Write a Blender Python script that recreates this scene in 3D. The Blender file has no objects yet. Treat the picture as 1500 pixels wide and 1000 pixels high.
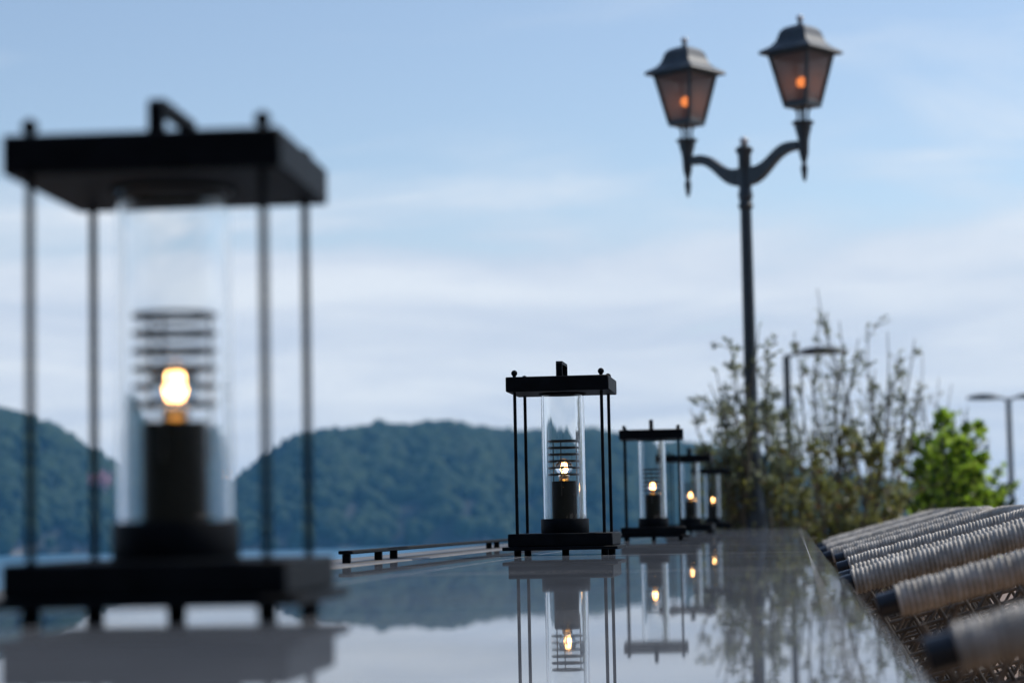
import bpy, bmesh, math, random
from mathutils import Vector, Matrix, noise

C = bpy.context.scene.collection
SC = bpy.context.scene
PI = math.pi
rad = math.radians

# ------------------------------------------------------------------ camera
F = 3333.0
TABLE_Z = 0.74
CAM_Z = TABLE_Z + 0.0565
yc = Vector((0.1245, -0.0771, -1.0)).normalized()
zc = Vector((-0.0195, 1.0, 0.0))
zc.z = (yc.x * zc.x + yc.y * zc.y) / (-yc.z)
zc.normalize()
xc = yc.cross(zc).normalized()
W2C = Matrix(((xc.x, yc.x, zc.x), (xc.y, yc.y, zc.y), (xc.z, yc.z, zc.z)))
C2W = W2C.transposed()
CAM = Vector((0, 0, CAM_Z))

def ray(px, py):
    return C2W @ Vector(((px - 750) / F, -(py - 500) / F, -1.0))

def at_depth(px, py, d):
    return CAM + ray(px, py) * d

def at_z(px, py, z):
    r = ray(px, py)
    return CAM + r * ((z - CAM_Z) / r.z)

cam_data = bpy.data.cameras.new('camera')
cam = bpy.data.objects.new('camera', cam_data)
C.objects.link(cam)
cam.matrix_world = Matrix.Translation(CAM) @ C2W.to_4x4()
cam_data.sensor_width = 36
cam_data.lens = 36 * F / 1500
cam_data.clip_start = 0.05
cam_data.clip_end = 20000
cam_data.dof.use_dof = True
cam_data.dof.focus_distance = 3.84
cam_data.dof.aperture_fstop = 5.5
SC.camera = cam

# ------------------------------------------------------------------ materials
def new_mat(name):
    m = bpy.data.materials.new(name)
    m.use_nodes = True
    nt = m.node_tree
    return m, nt, nt.nodes['Principled BSDF']

def pbr(name, col, rough=0.5, metal=0.0, var=0.0, scale=20.0, bump=0.0, bscale=None, spec=0.5, col2=None, rvar=0.0, trans=None):
    m, nt, p = new_mat(name)
    p.inputs['Base Color'].default_value = (*col, 1)
    p.inputs['Roughness'].default_value = rough
    p.inputs['Metallic'].default_value = metal
    p.inputs['Specular IOR Level'].default_value = spec
    N, L = nt.nodes, nt.links
    tc = N.new('ShaderNodeTexCoord')
    if var or col2:
        nz = N.new('ShaderNodeTexNoise')
        nz.inputs['Scale'].default_value = scale
        nz.inputs['Detail'].default_value = 6
        L.new(tc.outputs['Object'], nz.inputs['Vector'])
        rp = N.new('ShaderNodeValToRGB')
        rp.color_ramp.elements[0].position = 0.32
        rp.color_ramp.elements[1].position = 0.68
        c2 = col2 or tuple(c * (1 + var) for c in col)
        c1 = col if col2 else tuple(c * (1 - var) for c in col)
        rp.color_ramp.elements[0].color = (*c1, 1)
        rp.color_ramp.elements[1].color = (*c2, 1)
        L.new(nz.outputs['Fac'], rp.inputs['Fac'])
        L.new(rp.outputs['Color'], p.inputs['Base Color'])
        if rvar:
            mr = N.new('ShaderNodeMapRange')
            mr.inputs['To Min'].default_value = max(0.02, rough - rvar)
            mr.inputs['To Max'].default_value = rough + rvar
            L.new(nz.outputs['Fac'], mr.inputs['Value'])
            L.new(mr.outputs['Result'], p.inputs['Roughness'])
    if bump:
        nb = N.new('ShaderNodeTexNoise')
        nb.inputs['Scale'].default_value = bscale or scale * 3
        nb.inputs['Detail'].default_value = 4
        L.new(tc.outputs['Object'], nb.inputs['Vector'])
        b = N.new('ShaderNodeBump')
        b.inputs['Strength'].default_value = bump
        b.inputs['Distance'].default_value = 0.004
        L.new(nb.outputs['Fac'], b.inputs['Height'])
        L.new(b.outputs['Normal'], p.inputs['Normal'])
    return m

def leaf_mat(name, c1, c2, rough=0.4, trans=0.35):
    m, nt, p = new_mat(name)
    N, L = nt.nodes, nt.links
    g = N.new('ShaderNodeNewGeometry')
    rp = N.new('ShaderNodeValToRGB')
    rp.color_ramp.elements[0].color = (*c1, 1)
    rp.color_ramp.elements[1].color = (*c2, 1)
    L.new(g.outputs['Random Per Island'], rp.inputs['Fac'])
    L.new(rp.outputs['Color'], p.inputs['Base Color'])
    p.inputs['Roughness'].default_value = rough
    t = N.new('ShaderNodeBsdfTranslucent')
    L.new(rp.outputs['Color'], t.inputs['Color'])
    mx = N.new('ShaderNodeMixShader')
    mx.inputs['Fac'].default_value = trans
    L.new(p.outputs[0], mx.inputs[1])
    L.new(t.outputs[0], mx.inputs[2])
    L.new(mx.outputs[0], nt.nodes['Material Output'].inputs['Surface'])
    return m

def emit_mat(name, col, s):
    m, nt, p = new_mat(name)
    p.inputs['Base Color'].default_value = (*col, 1)
    p.inputs['Emission Color'].default_value = (*col, 1)
    p.inputs['Emission Strength'].default_value = s
    return m

def glass_mat(name, col=(1, 1, 1), rough=0.0, ior=1.45):
    m, nt, p = new_mat(name)
    p.inputs['Base Color'].default_value = (*col, 1)
    p.inputs['Roughness'].default_value = rough
    p.inputs['IOR'].default_value = ior
    p.inputs['Transmission Weight'].default_value = 1.0
    return m

M = {}
M['iron'] = pbr('black_powder_coat', (0.0075, 0.0088, 0.011), 0.5, 0, 0.25, 60, 0.12, 900, spec=0.05, rvar=0.06)
M['iron_soft'] = pbr('black_satin_metal', (0.005, 0.005, 0.0055), 0.5, 0, 0.2, 60, spec=0.12)
M['louvre'] = pbr('dark_louvre_metal', (0.02, 0.021, 0.023), 0.4, 0.3)
M['glass'] = glass_mat('clear_cylinder_glass', (0.985, 0.995, 1.0))
M['bulb_glass'] = glass_mat('clear_bulb_glass', (1, 0.97, 0.92))
M['filament'] = emit_mat('glowing_filament', (1.0, 0.56, 0.20), 18)
M['brass'] = pbr('bulb_cap_brass', (0.55, 0.42, 0.2), 0.3, 1.0)
M['lamp_metal'] = pbr('slate_green_lamp_paint', (0.042, 0.056, 0.066), 0.42, 0, 0.25, 30, 0.1, 200)
M['finial'] = pbr('pale_finial_paint', (0.8, 0.78, 0.76), 0.18)
M['orange'] = emit_mat('orange_lamp_glow', (1.0, 0.30, 0.07), 4.5)
M['rope'] = pbr('weathered_rope_wrap', (0.41, 0.365, 0.31), 0.6, 0, 0, 70, 0.35, 900, col2=(0.68, 0.63, 0.56))
M['cane'] = pbr('woven_cane', (0.15, 0.115, 0.08), 0.32, 0, 0.35, 40)
M['cap'] = pbr('black_end_cap', (0.015, 0.02, 0.03), 0.28)
M['chair_leg'] = pbr('dark_brown_chair_leg', (0.05, 0.035, 0.025), 0.4, 0, 0.2, 20)
M['seat'] = pbr('woven_seat', (0.08, 0.065, 0.05), 0.6, 0, 0.3, 60, 0.3, 300)
M['bark'] = pbr('twig_bark', (0.11, 0.10, 0.075), 0.8, 0, 0.4, 40, 0.3, 200)
M['leaf_grey'] = leaf_mat('grey_green_leaf', (0.14, 0.175, 0.10), (0.30, 0.34, 0.22), 0.34, 0.5)
M['leaf_olive'] = leaf_mat('olive_leaf', (0.19, 0.22, 0.06), (0.38, 0.38, 0.11), 0.32, 0.55)
M['leaf_rust'] = leaf_mat('rusty_leaf', (0.15, 0.07, 0.035), (0.26, 0.17, 0.08), 0.4, 0.35)
M['leaf_lime'] = leaf_mat('lime_leaf', (0.24, 0.42, 0.025), (0.46, 0.60, 0.09), 0.4, 0.58)
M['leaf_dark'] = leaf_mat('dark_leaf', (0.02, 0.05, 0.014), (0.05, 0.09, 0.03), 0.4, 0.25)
M['grey_metal'] = pbr('grey_street_light_metal', (0.025, 0.03, 0.035), 0.45, 0, 0.15, 10)
M['blossom'] = leaf_mat('pink_blossom', (0.55, 0.25, 0.28), (0.65, 0.38, 0.4), 0.6, 0.3)
M['edge_stone'] = pbr('beige_edge_stone', (0.13, 0.115, 0.10), 0.5, 0, 0.35, 14, 0.2, 120)

def stone_mat():
    m, nt, p = new_mat('polished_grey_stone')
    N, L = nt.nodes, nt.links
    tc = N.new('ShaderNodeTexCoord')
    nz = N.new('ShaderNodeTexNoise')
    nz.inputs['Scale'].default_value = 5.5
    nz.inputs['Detail'].default_value = 10
    nz.inputs['Roughness'].default_value = 0.62
    nz.inputs['Distortion'].default_value = 1.2
    L.new(tc.outputs['Object'], nz.inputs['Vector'])
    rp = N.new('ShaderNodeValToRGB')
    e = rp.color_ramp.elements
    e[0].position, e[0].color = 0.3, (0.105, 0.115, 0.132, 1)
    e[1].position, e[1].color = 0.62, (0.235, 0.25, 0.275, 1)
    x = e.new(0.52); x.color = (0.155, 0.167, 0.187, 1)
    x = e.new(0.78); x.color = (0.42, 0.41, 0.40, 1)
    L.new(nz.outputs['Fac'], rp.inputs['Fac'])
    sp = N.new('ShaderNodeSeparateXYZ')
    L.new(tc.outputs['Object'], sp.inputs[0])
    def line(sock, at, w):
        a = N.new('ShaderNodeMath'); a.operation = 'SUBTRACT'; a.inputs[1].default_value = at
        L.new(sock, a.inputs[0])
        b = N.new('ShaderNodeMath'); b.operation = 'ABSOLUTE'; L.new(a.outputs[0], b.inputs[0])
        c = N.new('ShaderNodeMath'); c.operation = 'LESS_THAN'; c.inputs[1].default_value = w
        L.new(b.outputs[0], c.inputs[0])
        return c.outputs[0]
    md = N.new('ShaderNodeMath'); md.operation = 'WRAP'
    md.inputs[1].default_value = 0.6; md.inputs[2].default_value = -0.6
    L.new(sp.outputs['Y'], md.inputs[0])
    outs = [line(sp.outputs['X'], 0.019, 0.0006), line(sp.outputs['X'], -0.446, 0.0012), line(md.outputs[0], 0.15, 0.004)]
    acc = outs[0]
    for o in outs[1:]:
        mx = N.new('ShaderNodeMath'); mx.operation = 'MAXIMUM'
        L.new(acc, mx.inputs[0]); L.new(o, mx.inputs[1]); acc = mx.outputs[0]
    mix = N.new('ShaderNodeMix'); mix.data_type = 'RGBA'
    L.new(acc, mix.inputs['Factor'])
    L.new(rp.outputs['Color'], mix.inputs['A'])
    mix.inputs['B'].default_value = (0.42, 0.39, 0.36, 1)
    L.new(mix.outputs['Result'], p.inputs['Base Color'])
    # polish: glossy with faint smears, joints matt
    n2 = N.new('ShaderNodeTexNoise'); n2.inputs['Scale'].default_value = 9; n2.inputs['Detail'].default_value = 5
    L.new(tc.outputs['Object'], n2.inputs['Vector'])
    mr = N.new('ShaderNodeMapRange')
    mr.inputs['From Min'].default_value = 0.35; mr.inputs['From Max'].default_value = 0.75
    mr.inputs['To Min'].default_value = 0.005; mr.inputs['To Max'].default_value = 0.040
    L.new(n2.outputs['Fac'], mr.inputs['Value'])
    ad = N.new('ShaderNodeMath'); ad.operation = 'MULTIPLY_ADD'; ad.inputs[1].default_value = 0.5
    L.new(acc, ad.inputs[0]); L.new(mr.outputs['Result'], ad.inputs[2])
    L.new(ad.outputs[0], p.inputs['Roughness'])
    n3 = N.new('ShaderNodeTexNoise'); n3.inputs['Scale'].default_value = 7; n3.inputs['Detail'].default_value = 2
    L.new(tc.outputs['Object'], n3.inputs['Vector'])
    b = N.new('ShaderNodeBump'); b.inputs['Strength'].default_value = 0.004; b.inputs['Distance'].default_value = 0.001
    L.new(n3.outputs['Fac'], b.inputs['Height']); L.new(b.outputs['Normal'], p.inputs['Normal'])
    p.inputs['Specular IOR Level'].default_value = 0.5
    # thin uneven film of dust and dried water over the polish
    df = N.new('ShaderNodeBsdfDiffuse'); df.inputs['Color'].default_value = (0.100, 0.112, 0.132, 1)
    n4 = N.new('ShaderNodeTexNoise'); n4.inputs['Scale'].default_value = 3.2; n4.inputs['Detail'].default_value = 9; n4.inputs['Roughness'].default_value = 0.7
    L.new(tc.outputs['Object'], n4.inputs['Vector'])
    m4 = N.new('ShaderNodeMapRange'); m4.inputs['From Min'].default_value = 0.3; m4.inputs['From Max'].default_value = 0.7
    m4.inputs['To Min'].default_value = 0.06; m4.inputs['To Max'].default_value = 0.38
    L.new(n4.outputs['Fac'], m4.inputs['Value'])
    mxs = N.new('ShaderNodeMixShader')
    L.new(m4.outputs[0], mxs.inputs['Fac']); L.new(p.outputs[0], mxs.inputs[1]); L.new(df.outputs[0], mxs.inputs[2])
    L.new(mxs.outputs[0], nt.nodes['Material Output'].inputs['Surface'])
    return m
M['stone'] = stone_mat()

def pane_mat():
    m, nt, p = new_mat('smoked_lamp_pane')
    N, L = nt.nodes, nt.links
    p.inputs['Base Color'].default_value = (0.24, 0.23, 0.23, 1)
    p.inputs['Roughness'].default_value = 0.25
    tl = N.new('ShaderNodeBsdfTranslucent'); tl.inputs['Color'].default_value = (0.50, 0.46, 0.45, 1)
    tr = N.new('ShaderNodeBsdfTransparent'); tr.inputs['Color'].default_value = (0.85, 0.80, 0.76, 1)
    m1 = N.new('ShaderNodeMixShader'); m1.inputs['Fac'].default_value = 0.45
    L.new(p.outputs[0], m1.inputs[1]); L.new(tl.outputs[0], m1.inputs[2])
    m2 = N.new('ShaderNodeMixShader'); m2.inputs['Fac'].default_value = 0.5
    L.new(m1.outputs[0], m2.inputs[1]); L.new(tr.outputs[0], m2.inputs[2])
    L.new(m2.outputs[0], nt.nodes['Material Output'].inputs['Surface'])
    return m
M['pane'] = pane_mat()

def water_mat():
    m, nt, p = new_mat('sea_water')
    N, L = nt.nodes, nt.links
    p.inputs['Base Color'].default_value = (0.07, 0.19, 0.29, 1)
    p.inputs['Roughness'].default_value = 0.32
    tc = N.new('ShaderNodeTexCoord')
    nz = N.new('ShaderNodeTexNoise'); nz.inputs['Scale'].default_value = 0.35; nz.inputs['Detail'].default_value = 6
    L.new(tc.outputs['Object'], nz.inputs['Vector'])
    b = N.new('ShaderNodeBump'); b.inputs['Strength'].default_value = 0.6; b.inputs['Distance'].default_value = 0.5
    L.new(nz.outputs['Fac'], b.inputs['Height']); L.new(b.outputs['Normal'], p.inputs['Normal'])
    return m
M['sea'] = water_mat()
M['hill'] = pbr('wooded_hill_soil', (0.022, 0.026, 0.022), 0.9, 0, 0.4, 0.05)
M['beach'] = pbr('pale_shore_rock', (0.16, 0.14, 0.12), 0.9, 0, 0.4, 0.08)
def forest_mat():
    m, nt, p = new_mat('forest_foliage')
    N, L = nt.nodes, nt.links
    g = N.new('ShaderNodeNewGeometry')
    rp = N.new('ShaderNodeValToRGB')
    e = rp.color_ramp.elements
    e[0].color = (0.014, 0.033, 0.011, 1); e[1].color = (0.028, 0.054, 0.015, 1)
    x = e.new(0.5); x.color = (0.018, 0.042, 0.011, 1)
    L.new(g.outputs['Random Per Island'], rp.inputs['Fac'])
    L.new(rp.outputs['Color'], p.inputs['Base Color'])
    p.inputs['Roughness'].default_value = 0.8
    p.inputs['Specular IOR Level'].default_value = 0.2
    tc = N.new('ShaderNodeTexCoord')
    nz = N.new('ShaderNodeTexNoise'); nz.inputs['Scale'].default_value = 0.9; nz.inputs['Detail'].default_value = 4
    L.new(tc.outputs['Object'], nz.inputs['Vector'])
    b = N.new('ShaderNodeBump'); b.inputs['Strength'].default_value = 0.5; b.inputs['Distance'].default_value = 1.0
    L.new(nz.outputs['Fac'], b.inputs['Height']); L.new(b.outputs['Normal'], p.inputs['Normal'])
    return m
M['forest'] = forest_mat()
def deck_mat():
    m, nt, p = new_mat('brown_deck_paving')
    N, L = nt.nodes, nt.links
    tc = N.new('ShaderNodeTexCoord')
    br = N.new('ShaderNodeTexBrick')
    br.inputs['Scale'].default_value = 1.0
    br.inputs['Brick Width'].default_value = 0.3; br.inputs['Row Height'].default_value = 0.3
    br.inputs['Mortar Size'].default_value = 0.006
    br.inputs['Color1'].default_value = (0.24, 0.155, 0.10, 1)
    br.inputs['Color2'].default_value = (0.30, 0.20, 0.14, 1)
    br.inputs['Mortar'].default_value = (0.12, 0.10, 0.08, 1)
    L.new(tc.outputs['Object'], br.inputs['Vector'])
    L.new(br.outputs['Color'], p.inputs['Base Color'])
    p.inputs['Roughness'].default_value = 0.7
    return m
M['deck'] = deck_mat()
M['quay'] = pbr('quay_concrete', (0.28, 0.27, 0.25), 0.85, 0, 0.3, 0.5)
M['grass'] = pbr('coast_ground', (0.08, 0.09, 0.04), 0.9, 0, 0.4, 0.6)

# ------------------------------------------------------------------ mesh building
class MB:
    def __init__(s):
        s.v, s.f, s.m = [], [], []
    def quad_faces(s, faces, mi=0):
        for f in faces:
            s.f.append(f); s.m.append(mi)
    def box(s, cx, cy, cz, sx, sy, sz, bev=0.0, rot=None, seg=1, mi=0):
        bm = bmesh.new()
        bmesh.ops.create_cube(bm, size=1)
        bmesh.ops.scale(bm, vec=(sx, sy, sz), verts=bm.verts)
        if bev:
            bmesh.ops.bevel(bm, geom=bm.edges[:], offset=bev, segments=seg, affect='EDGES', profile=0.5)
        if rot is not None:
            bmesh.ops.transform(bm, matrix=rot.to_4x4(), verts=bm.verts)
        bmesh.ops.translate(bm, vec=(cx, cy, cz), verts=bm.verts)
        s.bm(bm, mi)
    def bm(s, bm, mi=0):
        o = len(s.v)
        bm.verts.index_update()
        s.v += [v.co.copy() for v in bm.verts]
        for f in bm.faces:
            s.f.append([o + v.index for v in f.verts]); s.m.append(mi)
        bm.free()
    def lathe(s, prof, n=32, c=(0, 0, 0), closed=False, mi=0, cap=True):
        """prof: list of (r, z)."""
        o = len(s.v); k = len(prof)
        for (r, z) in prof:
            for i in range(n):
                a = 2 * PI * i / n
                s.v.append(Vector((c[0] + r * math.cos(a), c[1] + r * math.sin(a), c[2] + z)))
        rng = k if closed else k - 1
        for j in range(rng):
            j2 = (j + 1) % k
            for i in range(n):
                i2 = (i + 1) % n
                s.f.append([o + j * n + i, o + j * n + i2, o + j2 * n + i2, o + j2 * n + i]); s.m.append(mi)
        if cap and not closed:
            s.f.append([o + i for i in reversed(range(n))]); s.m.append(mi)
            s.f.append([o + (k - 1) * n + i for i in range(n)]); s.m.append(mi)
    def tube(s, pts, radii, n=8, mi=0, cap=True, flat=1.0, radfun=None):
        pts = [Vector(p) for p in pts]
        if not hasattr(radii, '__len__'):
            radii = [radii] * len(pts)
        o = len(s.v)
        up = None
        for k, p in enumerate(pts):
            t = (pts[min(k + 1, len(pts) - 1)] - pts[max(k - 1, 0)]).normalized()
            if up is None:
                a = Vector((0, 0, 1)) if abs(t.z) < 0.9 else Vector((1, 0, 0))
                up = (a - t * a.dot(t)).normalized()
            else:
                up = (up - t * up.dot(t)).normalized()
            sd = t.cross(up)
            for i in range(n):
                a = 2 * PI * i / n
                r = radfun(k, a) if radfun else radii[k]
                s.v.append(p + up * (r * math.cos(a)) + sd * (r * flat * math.sin(a)))
        for k in range(len(pts) - 1):
            for i in range(n):
                i2 = (i + 1) % n
                s.f.append([o + k * n + i, o + k * n + i2, o + (k + 1) * n + i2, o + (k + 1) * n + i]); s.m.append(mi)
        if cap:
            s.f.append([o + i for i in reversed(range(n))]); s.m.append(mi)
            e = o + (len(pts) - 1) * n
            s.f.append([e + i for i in range(n)]); s.m.append(mi)
    def build(s, name, mat, parent=None, smooth=40, loc=None):
        me = bpy.data.meshes.new(name)
        me.from_pydata([tuple(v) for v in s.v], [], s.f)
        mats = mat if isinstance(mat, (list, tuple)) else [mat]
        for m in mats:
            me.materials.append(m)
        if len(mats) > 1:
            me.polygons.foreach_set('material_index', s.m)
        if smooth:
            me.polygons.foreach_set('use_smooth', [True] * len(me.polygons))
            if smooth < 180:
                me.set_sharp_from_angle(angle=rad(smooth))
        me.update()
        bm = bmesh.new(); bm.from_mesh(me)
        if len(me.polygons) < 60000:
            bmesh.ops.recalc_face_normals(bm, faces=bm.faces[:])
            bm.to_mesh(me)
        bm.free()
        o = bpy.data.objects.new(name, me)
        C.objects.link(o)
        if parent is not None:
            o.parent = parent
        if loc is not None:
            o.location = loc
        return o

def tag(o, label, cat, group=None, kind=None):
    if label: o['label'] = label
    if cat: o['category'] = cat
    if group: o['group'] = group
    if kind: o['kind'] = kind
    return o

def thing(name, label, cat, loc=(0, 0, 0), rz=0.0, group=None):
    o = bpy.data.objects.new(name, None)
    C.objects.link(o)
    o.empty_display_size = 0.1
    o.location = loc
    o.rotation_euler = (0, 0, rz)
    return tag(o, label, cat, group)

def copy_tree(o, parent=None):
    kids = [c for c in o.children]
    c = o.copy(); C.objects.link(c)
    if parent is not None:
        c.parent = parent
    for k in kids:
        copy_tree(k, c)
    return c

def struct(o):
    o['kind'] = 'structure'
    return o

# ------------------------------------------------------------------ table lantern
def make_lantern():
    t = thing('table_lantern', None, None)
    P = 0.1735
    b = MB(); b.box(0, 0, 0.0125, 0.193, 0.193, 0.006, 0.001); b.build('bottom_plate', M['iron'], t)
    b = MB(); b.box(0, 0, 0.0265, P + 0.002, P + 0.002, 0.0218, 0.0015); base = b.build('base', M['iron'], t)
    R = 0.0732
    for sx, sy in ((-1, -1), (1, -1), (-1, 1), (1, 1), (0, 0)):
        f = MB(); f.lathe([(0.0058, 0), (0.0062, 0.001), (0.0062, 0.0094)], 16, (sx * R, sy * R, 0)); f.build('foot', M['iron'], t)
    c = MB()
    c.lathe([(0.0405, 0.0375), (0.0410, 0.0385), (0.0410, 0.0600), (0.0400, 0.0615), (0.0375, 0.0615), (0.0375, 0.0560), (0.002, 0.0560)], 48, cap=True)
    c.build('glass_holder', M['iron'], t)
    c = MB()
    c.lathe([(0.0210, 0.0562), (0.0212, 0.0572), (0.0212, 0.1240), (0.0205, 0.1252), (0.0150, 0.1252), (0.0145, 0.1210), (0.001, 0.1210)], 40)
    c.build('bulb_socket', M['iron_soft'], t)
    g = MB()
    ro, ri, z0, z1 = 0.0370, 0.0340, 0.0563, 0.2722
    g.lathe([(ri, z0), (ro, z0), (ro, z1), (ri, z1)], 72, closed=True)
    g.build('glass_cylinder', M['glass'], t, 50)
    lv = MB()
    for k in range(6):
        z = 0.1365 + k * 0.0114
        lv.lathe([(0.0220, z - 0.0013), (0.0270, z - 0.0016), (0.0275, z), (0.0270, z + 0.0016), (0.0220, z + 0.0013)], 48, closed=True)
    for k in range(3):
        a = rad(-95 + 120 * k)
        lv.tube([(0.0236 * math.cos(a), 0.0236 * math.sin(a), 0.100), (0.0236 * math.cos(a), 0.0236 * math.sin(a), 0.1950)], 0.0009, 8)
    lv.build('louvre', M['louvre'], t)
    # bulb
    z = 0.1215
    pr = [(0.0085, z), (0.0088, z + 0.010), (0.0105, z + 0.016)]
    for i in range(13):
        a = -0.80 + (PI / 2 + 0.80) * i / 12
        pr.append((max(0.0005, 0.0150 * math.cos(a)), z + 0.0275 + 0.0150 * math.sin(a)))
    gb = MB(); gb.lathe(pr, 32); bulb = gb.build('bulb', M['bulb_glass'], t, 180)
    inner = MB()
    inner.lathe([(0.0080, z - 0.002), (0.0080, z + 0.006), (0.003, z + 0.0085)], 20)
    inner.build('bulb_cap', M['brass'], bulb)
    fl = MB()
    for k in range(5):
        a = 2 * PI * k / 5
        r0, r1 = 0.0026, 0.0044
        fl.tube([(r0 * math.cos(a), r0 * math.sin(a), z + 0.0190), (r1 * math.cos(a), r1 * math.sin(a), z + 0.0255),
                 (r0 * math.cos(a + .3), r0 * math.sin(a + .3), z + 0.0325)], 0.0008, 6)
    fl.build('filament', M['filament'], bulb)
    for sx, sy in ((-1, -1), (1, -1), (-1, 1), (1, 1)):
        r = MB(); r.tube([(sx * R, sy * R, 0.0374), (sx * R, sy * R, 0.2748)], 0.0028, 14)
        rod = r.build('rod', M['iron'], t)
        n = MB()
        n.lathe([(0.0030, 0.2998), (0.0030, 0.3020)] + [(max(0.0006, 0.0053 * math.cos(a)), 0.3068 + 0.0053 * math.sin(a)) for a in [(-0.9 + (PI / 2 + 0.9) * i / 9) for i in range(10)]], 18, (sx * R, sy * R, 0))
        n.build('finial', M['iron'], rod)
    p = MB(); p.box(0, 0, 0.2875, P, P, 0.0250, 0.0015); top = p.build('top_plate', M['iron'], t)
    c = MB(); c.lathe([(0.0405, 0.2718), (0.0405, 0.2749), (0.0300, 0.2749), (0.0300, 0.2738), (0.0378, 0.2738), (0.0378, 0.2718)], 48, closed=True)
    c.build('top_ring', M['iron'], t)
    h = MB()
    L = 0.047
    hw, th, hh = 0.0105, 0.0050, 0.0275
    z0 = 0.3001
    prof = [(-L, z0), (-L, z0 + hh - 0.004), (-L + 0.004, z0 + hh), (L - 0.004, z0 + hh), (L, z0 + hh - 0.004), (L, z0),
            (L - th, z0), (L - th, z0 + hh - th), (-L + th, z0 + hh - th), (-L + th, z0)]
    nP = len(prof); o = len(h.v)
    for sx in (-1, 1):
        for (y, zz) in prof:
            h.v.append(Vector((sx * hw / 2, y, zz)))
    for i in range(nP):
        j = (i + 1) % nP
        h.f.append([i, j, nP + j, nP + i]); h.m.append(0)
    for base_i in (0, nP):
        for q in ([0, 1, 8, 9], [1, 2, 3, 4, 7, 8], [4, 5, 6, 7]):
            h.f.append([base_i + k for k in q]); h.m.append(0)
    h.build('handle', M['iron'], top, 30)
    return t

lantern_spots = [  # base front-centre pixel x, depth, twist
    (202, 1.365, 2.2, 'large blurred black lantern with lit bulb, nearest at the left end of the stone table'),
    (821, 3.777, 0.0, 'sharp black lantern in mid table with clear glass cylinder, ringed bulb and square handle'),
    (955, 6.10, 3.0, 'black lantern standing just behind the sharp one, third along the polished table'),
    (1011, 8.60, -2.0, 'small blurred lantern, second from the far end of the table, overlapped by the third'),
    (1044, 11.0, 2.0, 'smallest farthest lantern at the end of the table in front of the shrub'),
]
L0 = make_lantern()
for i, (px, d, rz, lab) in enumerate(lantern_spots):
    py = 757 + 0.0565 * F / d + 0.0195 * (1165 - px)
    q = at_z(px, py, TABLE_Z)
    o = L0 if i == 0 else copy_tree(L0)
    o.location = (q.x, q.y + 0.0868, TABLE_Z)
    o.rotation_euler = (0, 0, rad(rz))
    tag(o, lab, 'lantern', 'black table lanterns in a row on the table')

# ------------------------------------------------------------------ table
tb = thing('dining_table', 'long polished grey stone table reflecting sky and lanterns', 'table', (-0.33, 5.6, 0))
X0, X1, Y0, Y1 = -0.61, 0.042, -0.6, 11.75
b = MB(); b.box((X0 + X1) / 2, (Y0 + Y1) / 2, TABLE_Z - 0.02, X1 - X0, Y1 - Y0, 0.04, 0.003, seg=2)
top = b.build('tabletop', M['stone'], None, 10)
b = MB(); b.box(-0.691, (Y0 + Y1) / 2, TABLE_Z - 0.019, 0.158, Y1 - Y0, 0.04, 0.003)
edge = b.build('edge_strip', M['edge_stone'], None)
legs = []
for k in range(6):
    y = Y0 + 0.5 + k * (Y1 - Y0 - 1.0) / 5
    b = MB(); b.box(-0.36, y, 0.350, 0.38, 0.12, 0.699, 0.006)
    legs.append(b.build('pedestal', M['iron_soft'], None))
for o in [top, edge] + legs:
    o.parent = tb
    o.matrix_parent_inverse = Matrix.Translation((0.33, -5.6, 0))

# black rail on short feet along the table's left edge
rl = thing('low_rail', 'low black metal rail on short feet along the sea side edge of the table', 'rail', (-0.665, 3.34, TABLE_Z + 0.001))
b = MB(); b.box(0, 2.6, 0.0160, 0.022, 5.2, 0.0055, 0.001); b.build('bar', M['iron'], rl)
for y in (0.008, 0.27, 0.41, 1.60, 1.73, 2.9, 3.03, 4.2, 4.33, 5.19):
    b = MB(); b.box(0, y, 0.0066, 0.012, 0.009, 0.0132, 0.0008); b.build('foot', M['iron'], rl)

# ------------------------------------------------------------------ chairs
ARM_Z = 0.697
def rail_path(W, step):
    L, rise, rc = 0.40, 0.098, 0.085
    pts = [Vector((0.028, W / 2, 0.0)), Vector((L - rc, W / 2, 0))]
    for i in range(1, 9):
        a = (PI / 2) * i / 8
        pts.append(Vector((L - rc + rc * math.sin(a), W / 2 - rc + rc * math.cos(a), 0)))
    full = pts + [Vector((p.x, -p.y, 0)) for p in reversed(pts)]
    for p in full:
        p.z = rise * min(1.0, p.x / (L - 0.02)) 
    out = [full[0].copy()]
    acc = 0
    for a, b in zip(full[:-1], full[1:]):
        d = (b - a).length
        n = max(1, int(round(d / step)))
        for i in range(1, n + 1):
            out.append(a.lerp(b, i / n))
    return out

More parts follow.
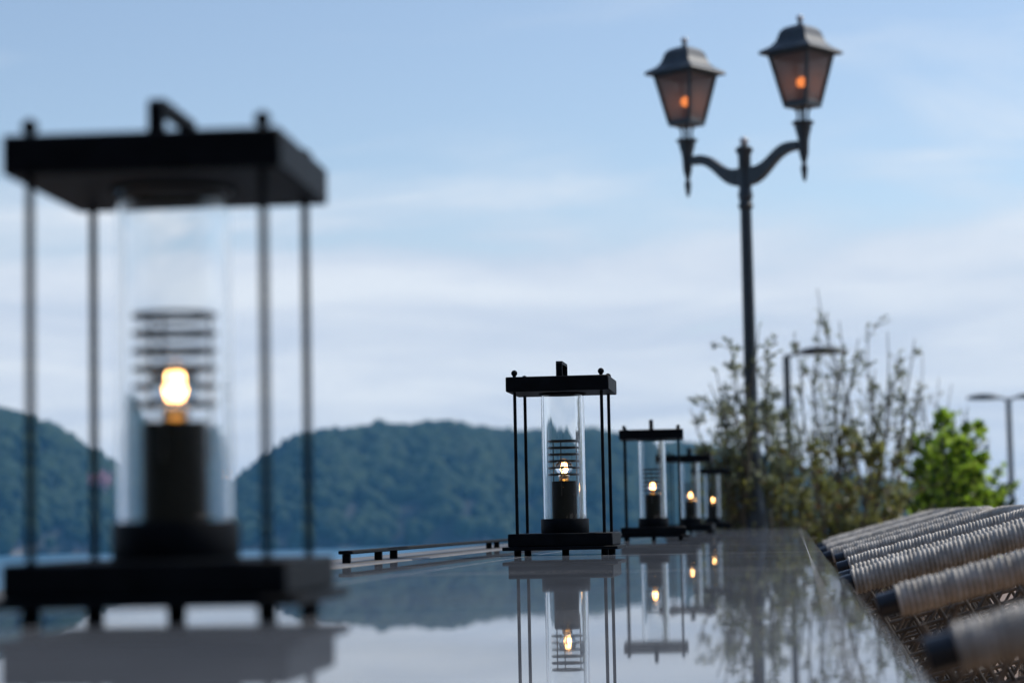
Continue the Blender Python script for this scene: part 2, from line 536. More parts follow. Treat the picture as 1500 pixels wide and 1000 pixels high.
def make_chair():
    W = 0.74
    t = thing('woven_armchair', None, None)
    pitch = 0.0064
    step = pitch / 7
    pts = rail_path(W, step)
    r0 = 0.0165
    rng = random.Random(4)
    jit = [rng.uniform(-0.0009, 0.0009) for _ in range(600)]
    def rf(k, a):
        ph = k * step / pitch + a / (2 * PI)
        return r0 - 0.0008 + 0.0030 * abs(math.sin(PI * ph)) ** 0.8 + jit[int(ph) % 600]
    b = MB(); b.tube(pts, r0, 18, radfun=rf)
    rail = b.build('top_rail', M['rope'], t, 180)
    rail.location = (0, 0, ARM_Z)
    for s in (-1, 1):
        c = MB()
        sl = Vector((0.38, 0, 0.098)).normalized()
        q = Vector((0.030, s * W / 2, 0.030 / 0.38 * 0.098))
        c.tube([q - sl * 0.024, q - sl * 0.0225, q - sl * 0.001, q + sl * 0.02], [0.0110, 0.0128, 0.0128, 0.0128], 24)
        c.build('end_cap', M['cap'], rail, 40)
    # woven side panels (three-way cane weave)
    zs = 0.40
    def panel(name, P0, U, V, ul, vtop, nrm):
        m = MB()
        sp = 0.042
        def top_at(u): return vtop(u)
        # along the rail
        k = 1
        while k * sp * 0.866 < 0.34:
            off = k * sp * 0.866
            q = []
            for i in range(13):
                u = ul * i / 12
                v = top_at(u) - off
                if v > 0: q.append(P0 + U * u + V * v + nrm * 0.001 * math.sin(i * 3 + k))
            if len(q) > 1: m.tube(q, 0.0026, 6, flat=0.8)
            k += 1
        for sgn in (-1, 1):
            u0 = -0.25
            while u0 < ul + 0.25:
                q = []
                for i in range(25):
                    v = 0.42 * i / 24
                    u = u0 + sgn * v * 0.577
                    if 0 <= u <= ul and v <= top_at(u) - 0.008:
                        q.append(P0 + U * u + V * v + nrm * (0.0022 * sgn))
                if len(q) > 1: m.tube(q, 0.0026, 6, flat=0.8)
                u0 += sp
        return m.build(name, M['cane'], t, 60)
    for s in (-1, 1):
        panel('woven_side', Vector((0.045, s * (W / 2 - 0.002), zs)), Vector((1, 0, 0)), Vector((0, 0, 1)), 0.28,
              lambda u: ARM_Z - zs + 0.098 * (u + 0.045) / 0.38 - 0.012, Vector((0, s, 0)))
    panel('woven_back', Vector((0.397, -W / 2 + 0.085, zs)), Vector((0, 1, 0)), Vector((0, 0, 1)), W - 0.17,
          lambda u: ARM_Z - zs + 0.096 - 0.012, Vector((1, 0, 0)))
    b = MB(); b.box(0.21, 0, 0.395, 0.40, W + 0.01, 0.05, 0.012, seg=2); b.build('seat', M['seat'], t)
    for x in (0.05, 0.375):
        for s in (-1, 1):
            b = MB(); b.tube([(x, s * (W / 2 - 0.03), 0.0), (x, s * (W / 2 - 0.02), 0.372)], [0.014, 0.018], 14)
            b.build('leg', M['chair_leg'], t)
    return t
chair_spots = [(0.080, 1.235, 0, 'nearest woven armchair in the bottom right corner, its blunt black arm end most blurred'),
               (0.064, 2.86, 2.2, 'second armchair from the front, large rope wrapped arm with cane lattice below it'),
               (0.063, 3.90, -0.8, 'third armchair from the front, crisp pale rope coils on its arms beside the table'),
               (0.085, 4.83, 0.8, 'fourth armchair from the front, short dark blue arm caps by the table edge'),
               (0.056, 5.82, 0, 'fifth armchair from the front, softly blurred rope wrapped arms'),
               (0.058, 6.80, 0, 'sixth armchair from the front, near the far end of the chair row'),
               (0.090, 7.76, 0, 'farthest armchair of the row, in front of the shrubs')]
ch0 = make_chair()
for i, (x, y, rz, lab) in enumerate(chair_spots):
    o = ch0 if i == 0 else copy_tree(ch0)
    o.location = (x, y, 0.0)
    o.rotation_euler = (0, 0, rad(rz))
    tag(o, lab, 'armchair', 'woven armchairs along the table')

# ------------------------------------------------------------------ old style street lamp
def make_lamp_post():
    top = at_depth(1090, 214, 12.8)
    foot_z = 0.0
    H = top.z
    t = thing('street_lamp', 'old style dark street lamp with two lit glass heads on curved arms', 'street lamp', (top.x, top.y, foot_z), rad(-34))
    b = MB()
    b.lathe([(0.16, 0), (0.16, 0.06), (0.13, 0.10), (0.100, 0.42), (0.078, 0.80), (0.070, 0.84), (0.055, 0.92), (0.050, 1.10), (0.053, 1.12), (0.053, 1.15), (0.038, 1.19), (0.036, 1.6),
             (0.032, H - 0.36), (0.042, H - 0.35), (0.044, H - 0.335), (0.036, H - 0.325), (0.036, H - 0.30), (0.043, H - 0.29), (0.040, H - 0.26), (0.036, H - 0.25),
             (0.036, H - 0.05), (0.048, H - 0.035), (0.050, H - 0.015), (0.036, H - 0.005), (0.018, H + 0.005)], 28)
    b.build('pole', M['lamp_metal'], t)
    b = MB(); b.lathe([(max(0.001, 0.026 * math.cos(a)), H + 0.027 + 0.026 * math.sin(a)) for a in [(-1.2 + 2.77 * i / 11) for i in range(12)]], 20)
    b.build('finial', M['finial'], t, 180)
    A = 0.398
    zA = H - 0.073
    for s in (-1, 1):
        arm = MB()
        # S curve flat arm: sweep of a tall section
        N = 18
        up, lo = [], []
        for i in range(N + 1):
            u = i / N
            x = 0.03 + u * (A - 0.06)
            sm = min(1.0, u * 1.12); sm = sm * sm * (3 - 2 * sm); sm = sm * sm * (3 - 2 * sm) * .5 + sm * .5
            sag = 0.0 * math.sin(PI * min(1, u * 1.6)) * (1 - u) ** 0.8
            c = -0.105 + 0.135 * sm + sag
            hh = 0.030 * (1 - u) ** 1.2 + 0.024
            up.append((x, c + hh)); lo.append((x, c - hh * 0.9))
        w = 0.022
        o = len(arm.v)
        for (pu, pl) in zip(up, lo):
            for (px_, pz_) in (pu, pl):
                for yy in (-w, w):
                    arm.v.append(Vector((s * px_, yy, zA + pz_)))
        for i in range(N):
            a = o + i * 4; c = a + 4
            for q in ([a, a + 1, c + 1, c], [a + 2, c + 2, c + 3, a + 3], [a, c, c + 2, a + 2], [a + 1, a + 3, c + 3, c + 1]):
                arm.f.append(q); arm.m.append(0)
        arm.f.append([o, o + 2, o + 3, o + 1]); arm.m.append(0)
        e = o + N * 4
        arm.f.append([e, e + 1, e + 3, e + 2]); arm.m.append(0)
        # drop and cup at the end
        zz = zA + 0.01
        arm.lathe([(0.004, zz - 0.185), (0.012, zz - 0.165), (0.019, zz - 0.12), (0.019, zz - 0.10), (0.011, zz - 0.085), (0.018, zz - 0.06), (0.026, zz - 0.03), (0.030, zz + 0.045), (0.036, zz + 0.075),
                   (0.046, zz + 0.110), (0.048, zz + 0.130), (0.062, zz + 0.138), (0.062, zz + 0.148), (0.042, zz + 0.153), (0.015, zz + 0.155)], 20, (s * A, 0, 0))
        arm.build('arm', M['lamp_metal'], t)
        # head
        z0 = zz + 0.155          # top of cup
        zb = z0 + 0.088          # bottom of glass body
        zt = zb + 0.285
        hb, ht = 0.071, 0.126
        fr = MB()
        for k in range(4):
            a = PI / 4 + k * PI / 2
            fr.tube([(s * A + 0.034 * math.cos(a), 0.034 * math.sin(a), z0 - 0.004), (s * A + 0.026 * math.cos(a), 0.026 * math.sin(a), z0 + 0.03), (s * A + 0.044 * math.cos(a), 0.044 * math.sin(a), zb - 0.004)], 0.007, 8)
        fr.box(s * A, 0, zb - 0.004, 2 * hb + 0.012, 2 * hb + 0.012, 0.022, 0.003)
        cs = [(-1, -1), (1, -1), (1, 1), (-1, 1)]
        for (cx, cy) in cs:
            fr.tube([(s * A + cx * hb, cy * hb, zb + 0.006), (s * A + cx * ht, cy * ht, zt - 0.002)], 0.0105, 8)
        for k in range(4):
            p, q = cs[k], cs[(k + 1) % 4]
            fr.tube([(s * A + p[0] * ht, p[1] * ht, zt - 0.008), (s * A + q[0] * ht, q[1] * ht, zt - 0.008)], 0.011, 8)
            fr.tube([(s * A + p[0] * hb, p[1] * hb, zb + 0.010), (s * A + q[0] * hb, q[1] * hb, zb + 0.010)], 0.009, 8)
        head = fr.build('lamp_head', M['lamp_metal'], t)
        for k in range(4):
            p, q = cs[k], cs[(k + 1) % 4]
            g = MB()
            nx, ny = (p[0] + q[0]) / 2, (p[1] + q[1]) / 2
            th = 0.002
            vs = []
            for off in (0, -2 * th):
                for (c, h_, z_) in ((p, hb - 0.0015, zb + 0.012), (q, hb - 0.0015, zb + 0.012), (q, ht - 0.0015, zt - 0.010), (p, ht - 0.0015, zt - 0.010)):
                    vs.append(Vector((s * A + c[0] * h_ + nx * off, c[1] * h_ + ny * off, z_)))
            g.v = vs
            g.f = [[0, 1, 2, 3], [7, 6, 5, 4], [0, 4, 5, 1], [1, 5, 6, 2], [2, 6, 7, 3], [3, 7, 4, 0]]; g.m = [0] * 6
            g.build('glass_pane', M['pane'], head, 30)
        rf = MB()
        ring = [(ht + 0.040, zt - 0.004), (ht + 0.043, zt + 0.004), (ht + 0.036, zt + 0.016), (ht - 0.006, zt + 0.042), (ht - 0.028, zt + 0.070), (ht - 0.044, zt + 0.125), (ht - 0.062, zt + 0.145), (ht - 0.092, zt + 0.158)]
        o = len(rf.v)
        for (h_, z_) in ring:
            for c in cs:
                rf.v.append(Vector((s * A + c[0] * h_, c[1] * h_, z_)))
        for j in range(len(ring) - 1):
            for k in range(4):
                k2 = (k + 1) % 4
                rf.f.append([o + j * 4 + k, o + j * 4 + k2, o + (j + 1) * 4 + k2, o + (j + 1) * 4 + k]); rf.m.append(0)
        rf.f.append([o + k for k in (3, 2, 1, 0)]); rf.m.append(0)
        e = o + (len(ring) - 1) * 4
        rf.f.append([e + k for k in range(4)]); rf.m.append(0)
        rf.lathe([(0.026, zt + 0.157), (0.022, zt + 0.166), (0.011, zt + 0.172), (0.011, zt + 0.180)], 16, (s * A, 0, 0))
        rf.build('roof', M['lamp_metal'], head, 25)
        fb = MB(); fb.lathe([(max(0.001, 0.021 * math.cos(a)), zt + 0.198 + 0.021 * math.sin(a)) for a in [(-1.3 + 2.87 * i / 11) for i in range(12)]], 18, (s * A, 0, 0))
        fb.build('finial', M['finial'], head, 180)
        bl = MB(); zz = zb + 0.125
        bl.lathe([(max(0.001, 0.030 * math.cos(a)), zz + 0.030 * math.sin(a)) for a in [(-PI / 2 + PI * i / 12) for i in range(13)]], 18, (s * A, 0, 0))
        bl.build('bulb', M['orange'], head, 180)
        st = MB(); st.lathe([(0.016, zb + 0.005), (0.016, zb + 0.09), (0.010, zb + 0.102)], 14, (s * A, 0, 0)); st.build('bulb_stem', M['iron_soft'], head)
    return t
make_lamp_post()

# ------------------------------------------------------------------ modern street lights
def modern(px, py, d, heads, label):
    top = at_depth(px, py, d)
    t = thing('street_light', label, 'street light', (top.x, top.y, 0), 0, 'flat headed street lights behind the shrubs')
    H = top.z
    b = MB(); b.lathe([(0.10, 0), (0.10, 0.03), (0.065, 0.05), (0.055, H)], 18); b.build('pole', M['grey_metal'], t)
    for s in heads:
        a = MB(); a.tube([(0, 0, H - 0.03), (s * 0.10, 0, H + 0.01), (s * 0.22, 0, H + 0.03)], 0.028, 10); arm = a.build('arm', M['grey_metal'], t)
        h = MB()
        n = 14
        pts, rr = [], []
        for i in range(n + 1):
            u = i / n
            pts.append((s * (0.20 + 0.68 * u), 0, H + 0.035 + 0.02 * math.sin(PI * u)))
            rr.append(0.015 + 0.055 * math.sin(PI * min(1, 0.08 + 0.9 * u)) ** 0.7)
        h.tube(pts, rr, 14, flat=2.2)
        h.build('light_head', M['grey_metal'], arm)
    return t
modern(1152, 520, 35, (1,), 'grey street light with one flat head, behind the tall sparse shrub')
modern(1477, 584, 49, (-1, 1), 'grey street light with two flat heads at the right edge beyond the lime bush')

# ------------------------------------------------------------------ shrubs
def shrub(name, label, cat, base, tips, leafmats, weights, nsub, leaf_len, leaf_w, leaf_n, seed, stem_r=0.016, low=0.0, leafless=0.0, group=None, droop=0.0, parts=('stem', 'foliage')):
    rng = random.Random(seed)
    t = thing(name, label, cat, (base.x, base.y, base.z), 0, group)
    tw, lf = MB(), MB()
    def branch(p0, p1, r0, r1, n, wob):
        pts = []
        ax = (p1 - p0)
        off = Vector((rng.uniform(-1, 1), rng.uniform(-1, 1), rng.uniform(-.4, .4))) * wob * ax.length
        for i in range(n + 1):
            u = i / n
            pts.append(p0 + ax * u + off * math.sin(PI * u) + Vector((rng.uniform(-1, 1), rng.uniform(-1, 1), rng.uniform(-1, 1))) * 0.012 * ax.length)
        return pts, [r0 + (r1 - r0) * i / n for i in range(n + 1)]
    def leaf(p, d, L):
        d = d.normalized()
        a = Vector((rng.gauss(0, 1), rng.gauss(0, 1), rng.gauss(0, 1)))
        sd = d.cross(a)
        if sd.length < 1e-4: return
        sd.normalize()
        nn = d.cross(sd)
        w = leaf_w * L / leaf_len * rng.uniform(.7, 1.2)
        o = len(lf.v)
        lf.v += [p, p + d * L * .5 + sd * w + nn * w * .3, p + d * L - nn * L * droop, p + d * L * .5 - sd * w + nn * w * .3]
        mi = rng.choices(range(len(leafmats)), weights)[0]
        if len(leafmats) > 2 and p.z > low: mi = 0 if rng.random() < .75 else mi
        lf.f += [[o, o + 1, o + 2], [o, o + 2, o + 3]]; lf.m += [mi, mi]
    def dress(pts, n, spread):
        for _ in range(n):
            u = rng.random() ** 0.8 * (len(pts) - 1)
            i = min(int(u), len(pts) - 2)
            p = pts[i].lerp(pts[i + 1], u - i)
            tdir = (pts[i + 1] - pts[i]).normalized()
            d = tdir * 0.7 + Vector((rng.gauss(0, 1), rng.gauss(0, 1), rng.gauss(0, .8))) * spread
            leaf(p, d, leaf_len * rng.uniform(.6, 1.25))
    for tip in tips:
        start = Vector((rng.uniform(-.06, .06), rng.uniform(-.06, .06), 0))
        pts, rr = branch(start, tip, stem_r * rng.uniform(.7, 1.1), 0.0025, 9, 0.06)
        tw.tube(pts, rr, 6)
        L = tip.length
        dress(pts[5:], int(leaf_n * .5), .7)
        for _ in range(nsub):
            u = rng.uniform(.22, .95)
            i = min(int(u * 9), 8)
            p0 = pts[i].lerp(pts[i + 1], u * 9 - i)
            ax = (pts[i + 1] - pts[i]).normalized()
            d = (ax + Vector((rng.gauss(0, .48), rng.gauss(0, .48), rng.gauss(0.12, .25)))).normalized()
            l2 = L * rng.uniform(.14, .36) * (1.08 - u * .85)
            p2, r2 = branch(p0, p0 + d * l2, 0.0055 * (1.2 - u), 0.0016, 5, .12)
            tw.tube(p2, r2, 5)
            dress(p2[1:], leaf_n if rng.random() > leafless else leaf_n // 5, .8)
            for _ in range(2):
                v = rng.uniform(.3, .9); j = min(int(v * 5), 4)
                q0 = p2[j]
                d2 = (d + Vector((rng.gauss(0, .6), rng.gauss(0, .6), rng.gauss(.1, .4)))).normalized()
                p3, r3 = branch(q0, q0 + d2 * l2 * rng.uniform(.3, .6), 0.0026, 0.0012, 4, .1)
                tw.tube(p3, r3, 4)
                dress(p3, leaf_n // 2 if rng.random() > leafless else leaf_n // 8, .8)
    tw.build(parts[0], M['bark'], t, 60)
    lf.build(parts[1], [M[m] for m in leafmats], t, 0)
    return t

def tips_from_pixels(base, d, pts, rng, dd=0.35):
    return [at_depth(x + rng.uniform(-6, 6), y + 6 + rng.uniform(-8, 8), d + rng.uniform(-dd, dd)) - base for x, y in pts]

def on_ground(px, d, z=0.0):
    p = at_depth(px, 760, d)
    return Vector((p.x, p.y, z))

rng = random.Random(11)
bA = on_ground(1110, 12.78)
tA = tips_from_pixels(bA, 12.8, [(1118, 700), (1085, 710), (1152, 600), (1165, 650), (1148, 690), (1030, 690), (1050, 650), (1075, 650), (1130, 700), (1160, 715), (1020, 640), (1070, 485), (1045, 530), (1035, 560), (1018, 600), (1090, 520), (1110, 470), (1128, 500), (1060, 600), (1030, 640), (1140, 560), (1085, 590), (1120, 580), (1100, 640), (1060, 670), (1140, 640)], rng)
shrub('leafy_shrub', 'sparse shrub with small grey green leaves growing round the old street lamp pole', 'shrub', bA, tA, ['leaf_grey', 'leaf_olive', 'leaf_rust'], [4, 4, .7], 12, 0.038, 0.0085, 17, 21, stem_r=0.022, low=1.0)
tA2 = tips_from_pixels(bA, 13.2, [(928, 582), (960, 590), (985, 612)], rng, .1)
bB = on_ground(1235, 14.2)
tB = tips_from_pixels(bB, 14.2, [(1192, 425), (1205, 450), (1165, 485), (1240, 465), (1272, 462), (1290, 480), (1255, 490), (1335, 490), (1322, 520), (1350, 545), (1310, 550), (1220, 500), (1180, 530), (1280, 540), (1345, 600), (1160, 580), (1240, 560), (1300, 600)], rng)
shrub('leafy_shrub', 'tall twiggy shrub with thin upright shoots right of the old street lamp', 'shrub', bB, tB, ['leaf_grey', 'leaf_olive', 'leaf_rust'], [4, 4, .8], 12, 0.036, 0.0076, 13, 22, low=1.1, leafless=0.35)
bD = on_ground(1250, 13.0)
tD = tips_from_pixels(bD, 13.0, [(1160, 650), (1185, 625), (1210, 640), (1235, 620), (1260, 630), (1290, 640), (1312, 665), (1325, 700), (1155, 700), (1200, 690), (1270, 680), (1240, 680), (1300, 720), (1180, 740)], rng)
shrub('leafy_shrub', 'low dense bush with olive and rusty leaves at the foot of the twiggy shrub', 'shrub', bD, tD, ['leaf_olive', 'leaf_rust', 'leaf_grey'], [5, 1.0, 2], 12, 0.042, 0.0110, 20, 23, low=9)
bC = on_ground(1400, 15.0)
tC = tips_from_pixels(bC, 15.0, [(1345, 600), (1365, 585), (1332, 630), (1380, 605), (1395, 600), (1415, 590), (1438, 610), (1450, 640), (1400, 640), (1370, 650), (1345, 690), (1420, 670), (1390, 690), (1425, 700), (1335, 720), (1440, 685)], rng)
shrub('leafy_shrub', 'bright lime green leafy bush at the right behind the chairs', 'shrub', bC, tC, ['leaf_lime', 'leaf_lime', 'leaf_dark'], [4, 3, 1.8], 11, 0.062, 0.024, 15, 24, low=9)
bE = on_ground(1390, 17.0)
tE = tips_from_pixels(bE, 17.0, [(1355, 520), (1375, 545), (1395, 560), (1340, 560), (1415, 585)], rng)
shrub('bare_shrub', 'thin almost leafless shrub rising behind the lime green bush', 'shrub', bE, tE, ['leaf_grey', 'leaf_olive'], [1, 1], 6, 0.035, 0.006, 2, 25, stem_r=0.010, leafless=.6)
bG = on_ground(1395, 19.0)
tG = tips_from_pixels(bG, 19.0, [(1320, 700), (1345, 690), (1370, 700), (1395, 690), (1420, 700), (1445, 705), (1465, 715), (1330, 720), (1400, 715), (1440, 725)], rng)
shrub('dark_shrub', 'dark green low bush below the lime green bush', 'shrub', bG, tG, ['leaf_dark'], [1], 10, 0.08, 0.026, 9, 26)
bH = on_ground(985, 13.0)
tH = tips_from_pixels(bH, 13.0, [(928, 582), (950, 588), (1000, 605), (975, 600)], rng, .15)

# ------------------------------------------------------------------ ground, sea, hills
b = MB(); b.box(9.0, 15, -6.0, 26, 60, 12.0); g = b.build('terrace', M['deck'], None, 0); struct(g)
SEA_Z = -10.4
me = MB(); S = 9000
me.v = [Vector((-S, -S, SEA_Z)), Vector((S, -S, SEA_Z)), Vector((S, S, SEA_Z)), Vector((-S, S, SEA_Z))]
me.f = [[0, 1, 2, 3]]; me.m = [0]
struct(me.build('sea', M['sea'], None, 0))

SHORE = 1120.0
ridge = [(-900, 640), (-500, 610), (-250, 585), (-100, 590), (0, 604), (60, 618), (120, 650), (160, 676), (190, 700), (230, 712), (300, 712), (345, 705), (372, 688), (400, 664), (440, 640), (480, 630),
         (520, 628), (560, 621), (610, 622), (660, 619), (700, 626), (750, 630), (800, 628), (870, 630), (920, 640), (980, 648), (1040, 655), (1100, 668), (1200, 690), (1300, 705), (1400, 718), (1450, 728), (1480, 746), (1520, 760), (1600, 770)]
def ridge_y(x):
    for (a, ya), (c, yb) in zip(ridge[:-1], ridge[1:]):
        if a <= x <= c:
            u = (x - a) / (c - a); u = u * u * (3 - 2 * u) * .5 + u * .5
            return ya + (yb - ya) * u
    return 770
TREE_H = 7.0
def hill_point(x, s):
    """x: azimuth as picture column, s: 0 shore .. 1 ridge .. 1.6 behind."""
    r = ray(x, 757 + .0195 * (1165 - x)); r.z = 0; r.normalize()
    jag = 40 * noise.noise(Vector((x * .006, 3.1, 0)))
    D = SHORE + jag + 230 * s
    yh = 757 + .0195 * (1165 - x)
    crest = (yh - ridge_y(x)) / F * (SHORE + 230) * 1.0 + CAM_Z - TREE_H
    crest = max(crest, SEA_Z - 3)
    if s <= 1: prof = math.sin(PI / 2 * s) ** 0.75
    else: prof = math.cos((s - 1) * 1.4)
    z = SEA_Z - 0.6 + (crest - SEA_Z + 0.6) * prof
    z += 3.0 * noise.noise(Vector((x * .02, s * 4, 7))) * min(1, s * 3) * (1 if s < 1 else .5) * min(1, max(0, (crest - SEA_Z) / 12))
    return Vector((r.x * D, r.y * D, z))
hm = MB()
xs = [(-900 + 12 * i) for i in range(209)]
ss = [i / 14 for i in range(0, 24)]
for x in xs:
    for s in ss:
        hm.v.append(hill_point(x, s))
n = len(ss)
for i in range(len(xs) - 1):
    for j in range(n - 1):
        a = i * n + j
        hm.f.append([a, a + n, a + n + 1, a + 1]); hm.m.append(1 if j < 1 and noise.noise(Vector((xs[i] * .03, 0, 0))) > .25 else 0)
hills = hm.build('hills', [M['hill'], M['beach']], None, 60); struct(hills)

# unseen dark slope, added behind the camera to darken reflections in the lanterns
sm_ = MB()
for i in range(31):
    for j in range(13):
        x = -60 + 4 * i; u = j / 12
        sm_.v.append(Vector((x, -9 - 34 * u + 1.5 * noise.noise(Vector((x * .1, u, 1))), -1.0 + 26 * u ** 0.6 + 2.2 * noise.noise(Vector((x * .15, u * 6, 5))) * min(1, u * 4))))
for i in range(30):
    for j in range(12):
        a = i * 13 + j
        sm_.f.append([a, a + 13, a + 14, a + 1]); sm_.m.append(0)
struct(sm_.build('added_dark_slope', M['hill'], None, 60))

# woods on the hills: one far mass of crowns
rng = random.Random(5)
bm0 = bmesh.new(); bmesh.ops.create_icosphere(bm0, subdivisions=2, radius=1)
bm0.verts.index_update()
IV = [v.co.copy() for v in bm0.verts]; IF = [[v.index for v in f.verts] for f in bm0.faces]; bm0.free()
fm = MB()
cnt = 0
while cnt < 5200:
    x = rng.uniform(-650, 1480)
    s = rng.uniform(0.0, 1.12)
    p = hill_point(x, s)
    if p.z < SEA_Z - 0.8: 
        continue
    cnt += 1
    r = (rng.uniform(2.2, 4.2) if rng.random() < .5 else rng.uniform(4.5, 9.0)) * (0.8 if s < .15 else 1)
    hz = r * rng.uniform(.8, 1.25)
    seed = Vector((rng.uniform(0, 99), rng.uniform(0, 99), 0))
    o = len(fm.v)
    for v in IV:
        k = 1 + .42 * noise.noise(v * 1.7 + seed) + .22 * noise.noise(v * 4.1 + seed)
        fm.v.append(Vector((p.x + v.x * r * k, p.y + v.y * r * k, p.z + TREE_H - hz * .95 + v.z * hz * k)))
    for f in IF:
        fm.f.append([o + i for i in f]); fm.m.append(0)
wood = fm.build('wood', M['forest'], None, 180)
tag(wood, 'far dark wood covering the hills across the water', 'wood', None, 'stuff')

# one blossoming tree on the left hill
pb = hill_point(150, .33)
t = thing('blossom_tree', 'pale pink blossoming tree low on the left hill across the water', 'tree', (pb.x * .985, pb.y * .985, pb.z + 2))
b = MB(); b.tube([(0, 0, -6), (0.2, 0, 3)], [.5, .3], 8); b.build('trunk', M['bark'], t)
b = MB()
for _ in range(700):
    p = Vector((rng.gauss(0, 2.6), rng.gauss(0, 2.4), 7 + rng.gauss(0, 2.0)))
    u = Vector((rng.gauss(0, 1), rng.gauss(0, 1), rng.gauss(0, 1))).normalized(); w = u.orthogonal().normalized()
    o = len(b.v); b.v += [p - u * .4 - w * .4, p + u * .4 - w * .4, p + u * .4 + w * .4, p - u * .4 + w * .4]
    b.f.append([o, o + 1, o + 2, o + 3]); b.m.append(0)
b.build('crown', M['blossom'], t, 0)

# haze
hb = MB()
hx, hz0, hz1 = 2600, SEA_Z - 1.0, 66.0
hb.box(0, 0, (hz0 + hz1) / 2, 2 * hx, 2 * hx, hz1 - hz0)
haze = hb.build('haze', [], None, 0)
hmat = bpy.data.materials.new('haze_air'); hmat.use_nodes = True
nt = hmat.node_tree
nt.nodes.remove(nt.nodes['Principled BSDF'])
pv = nt.nodes.new('ShaderNodeVolumePrincipled')
pv.inputs['Color'].default_value = (0.20, 0.56, 0.96, 1)
pv.inputs['Density'].default_value = 0.00018
pv.inputs['Anisotropy'].default_value = 0.2
nt.links.new(pv.outputs[0], nt.nodes['Material Output'].inputs['Volume'])
haze.data.materials.append(hmat)
haze['kind'] = 'stuff'

# ------------------------------------------------------------------ light
SUN_EL, SUN_AZ = 48.0, 55.0          # azimuth measured clockwise from +Y (towards +X)
sd = Vector((math.sin(rad(SUN_AZ)) * math.cos(rad(SUN_EL)), math.cos(rad(SUN_AZ)) * math.cos(rad(SUN_EL)), math.sin(rad(SUN_EL))))
sl = bpy.data.lights.new('sun', 'SUN')
sl.energy = 2.5; sl.angle = rad(0.5); sl.color = (1.0, 0.95, 0.87)
so = bpy.data.objects.new('sun', sl); C.objects.link(so)
so.rotation_euler = (-sd).to_track_quat('-Z', 'Y').to_euler()
so.location = (10, 10, 30)

w = bpy.data.worlds.new('World'); SC.world = w; w.use_nodes = True
nt = w.node_tree; N, L = nt.nodes, nt.links
bg = N['Background']
STR = 0.10
bg.inputs['Strength'].default_value = STR
sky = N.new('ShaderNodeTexSky'); sky.sky_type = 'NISHITA'; sky.sun_disc = False
sky.sun_elevation = rad(SUN_EL); sky.sun_rotation = rad(SUN_AZ)
sky.altitude = 0; sky.air_density = 1.0; sky.dust_density = 0.6; sky.ozone_density = 2.5
tc = N.new('ShaderNodeTexCoord')
sp = N.new('ShaderNodeSeparateXYZ'); L.new(tc.outputs['Generated'], sp.inputs[0])
def math_node(op, a, b=None, c=None):
    m = N.new('ShaderNodeMath'); m.operation = op
    for i, v in enumerate((a, b, c)):
        if v is None: continue
        if isinstance(v, (int, float)): m.inputs[i].default_value = v
        else: L.new(v, m.inputs[i])
    return m.outputs[0]
zp = math_node('MAXIMUM', sp.outputs['Z'], 0.0)
den = math_node('ADD', zp, 0.10)
u = math_node('DIVIDE', sp.outputs['X'], den)
v = math_node('DIVIDE', sp.outputs['Y'], den)
cb = N.new('ShaderNodeCombineXYZ'); L.new(u, cb.inputs[0]); L.new(v, cb.inputs[1]); L.new(math_node('MULTIPLY', zp, 9.0), cb.inputs[2])
n1 = N.new('ShaderNodeTexNoise'); n1.inputs['Scale'].default_value = 1.35; n1.inputs['Detail'].default_value = 7; n1.inputs['Roughness'].default_value = 0.52; n1.inputs['Distortion'].default_value = 0.5
L.new(cb.outputs[0], n1.inputs['Vector'])
n2 = N.new('ShaderNodeTexNoise'); n2.inputs['Scale'].default_value = 0.8; n2.inputs['Detail'].default_value = 3
mp = N.new('ShaderNodeMapping'); mp.inputs['Location'].default_value = (3.7, 1.2, 0); L.new(cb.outputs[0], mp.inputs['Vector']); L.new(mp.outputs[0], n2.inputs['Vector'])
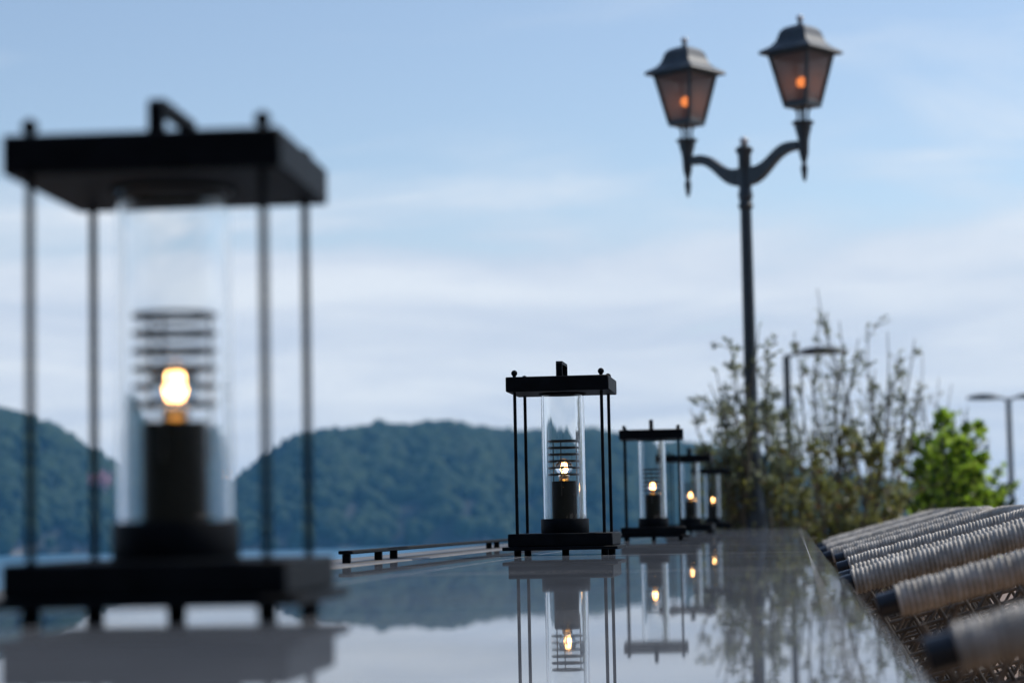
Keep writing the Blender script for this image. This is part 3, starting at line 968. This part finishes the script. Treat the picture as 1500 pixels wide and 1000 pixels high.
# sheet of cloud low over the horizon, ragged upper edge
edge = math_node('ADD', zp, math_node('MULTIPLY', math_node('SUBTRACT', n1.outputs['Fac'], 0.5), -0.16))
edge = math_node('ADD', edge, math_node('MULTIPLY', math_node('SUBTRACT', n2.outputs['Fac'], 0.5), -0.06))
mr = N.new('ShaderNodeMapRange'); mr.interpolation_type = 'SMOOTHSTEP'
mr.inputs['From Min'].default_value = 0.172; mr.inputs['From Max'].default_value = 0.105
L.new(edge, mr.inputs['Value'])
wis = N.new('ShaderNodeMapRange'); wis.interpolation_type = 'SMOOTHSTEP'
wis.inputs['From Min'].default_value = 0.55; wis.inputs['From Max'].default_value = 0.80
L.new(n1.outputs['Fac'], wis.inputs['Value'])
cov = math_node('MAXIMUM', math_node('MULTIPLY', mr.outputs[0], 0.92), math_node('MULTIPLY', wis.outputs[0], 0.32))
tone = N.new('ShaderNodeValToRGB')
tone.color_ramp.elements[0].color = (5.1, 5.75, 6.85, 1); tone.color_ramp.elements[0].position = .36
tone.color_ramp.elements[1].color = (6.7, 7.15, 7.75, 1); tone.color_ramp.elements[1].position = .64
L.new(n1.outputs['Fac'], tone.inputs['Fac'])
hs = N.new('ShaderNodeHueSaturation'); hs.inputs['Value'].default_value = 1.08; hs.inputs['Saturation'].default_value = 0.90; L.new(sky.outputs[0], hs.inputs['Color'])
mix = N.new('ShaderNodeMix'); mix.data_type = 'RGBA'; mix.clamp_factor = True
L.new(cov, mix.inputs['Factor']); L.new(hs.outputs[0], mix.inputs['A']); L.new(tone.outputs['Color'], mix.inputs['B'])
L.new(mix.outputs['Result'], bg.inputs['Color'])

# ------------------------------------------------------------------ render settings
SC.view_settings.view_transform = 'Standard'
SC.view_settings.look = 'None'
SC.view_settings.exposure = 0.3
SC.view_settings.gamma = 1.0
SC.render.engine = 'CYCLES'
cy = SC.cycles
cy.use_denoising = True
cy.max_bounces = 12
cy.transmission_bounces = 12
cy.transparent_max_bounces = 16
cy.volume_bounces = 1
cy.diffuse_bounces = 3
cy.caustics_reflective = False
cy.caustics_refractive = False
cy.sample_clamp_indirect = 8.0
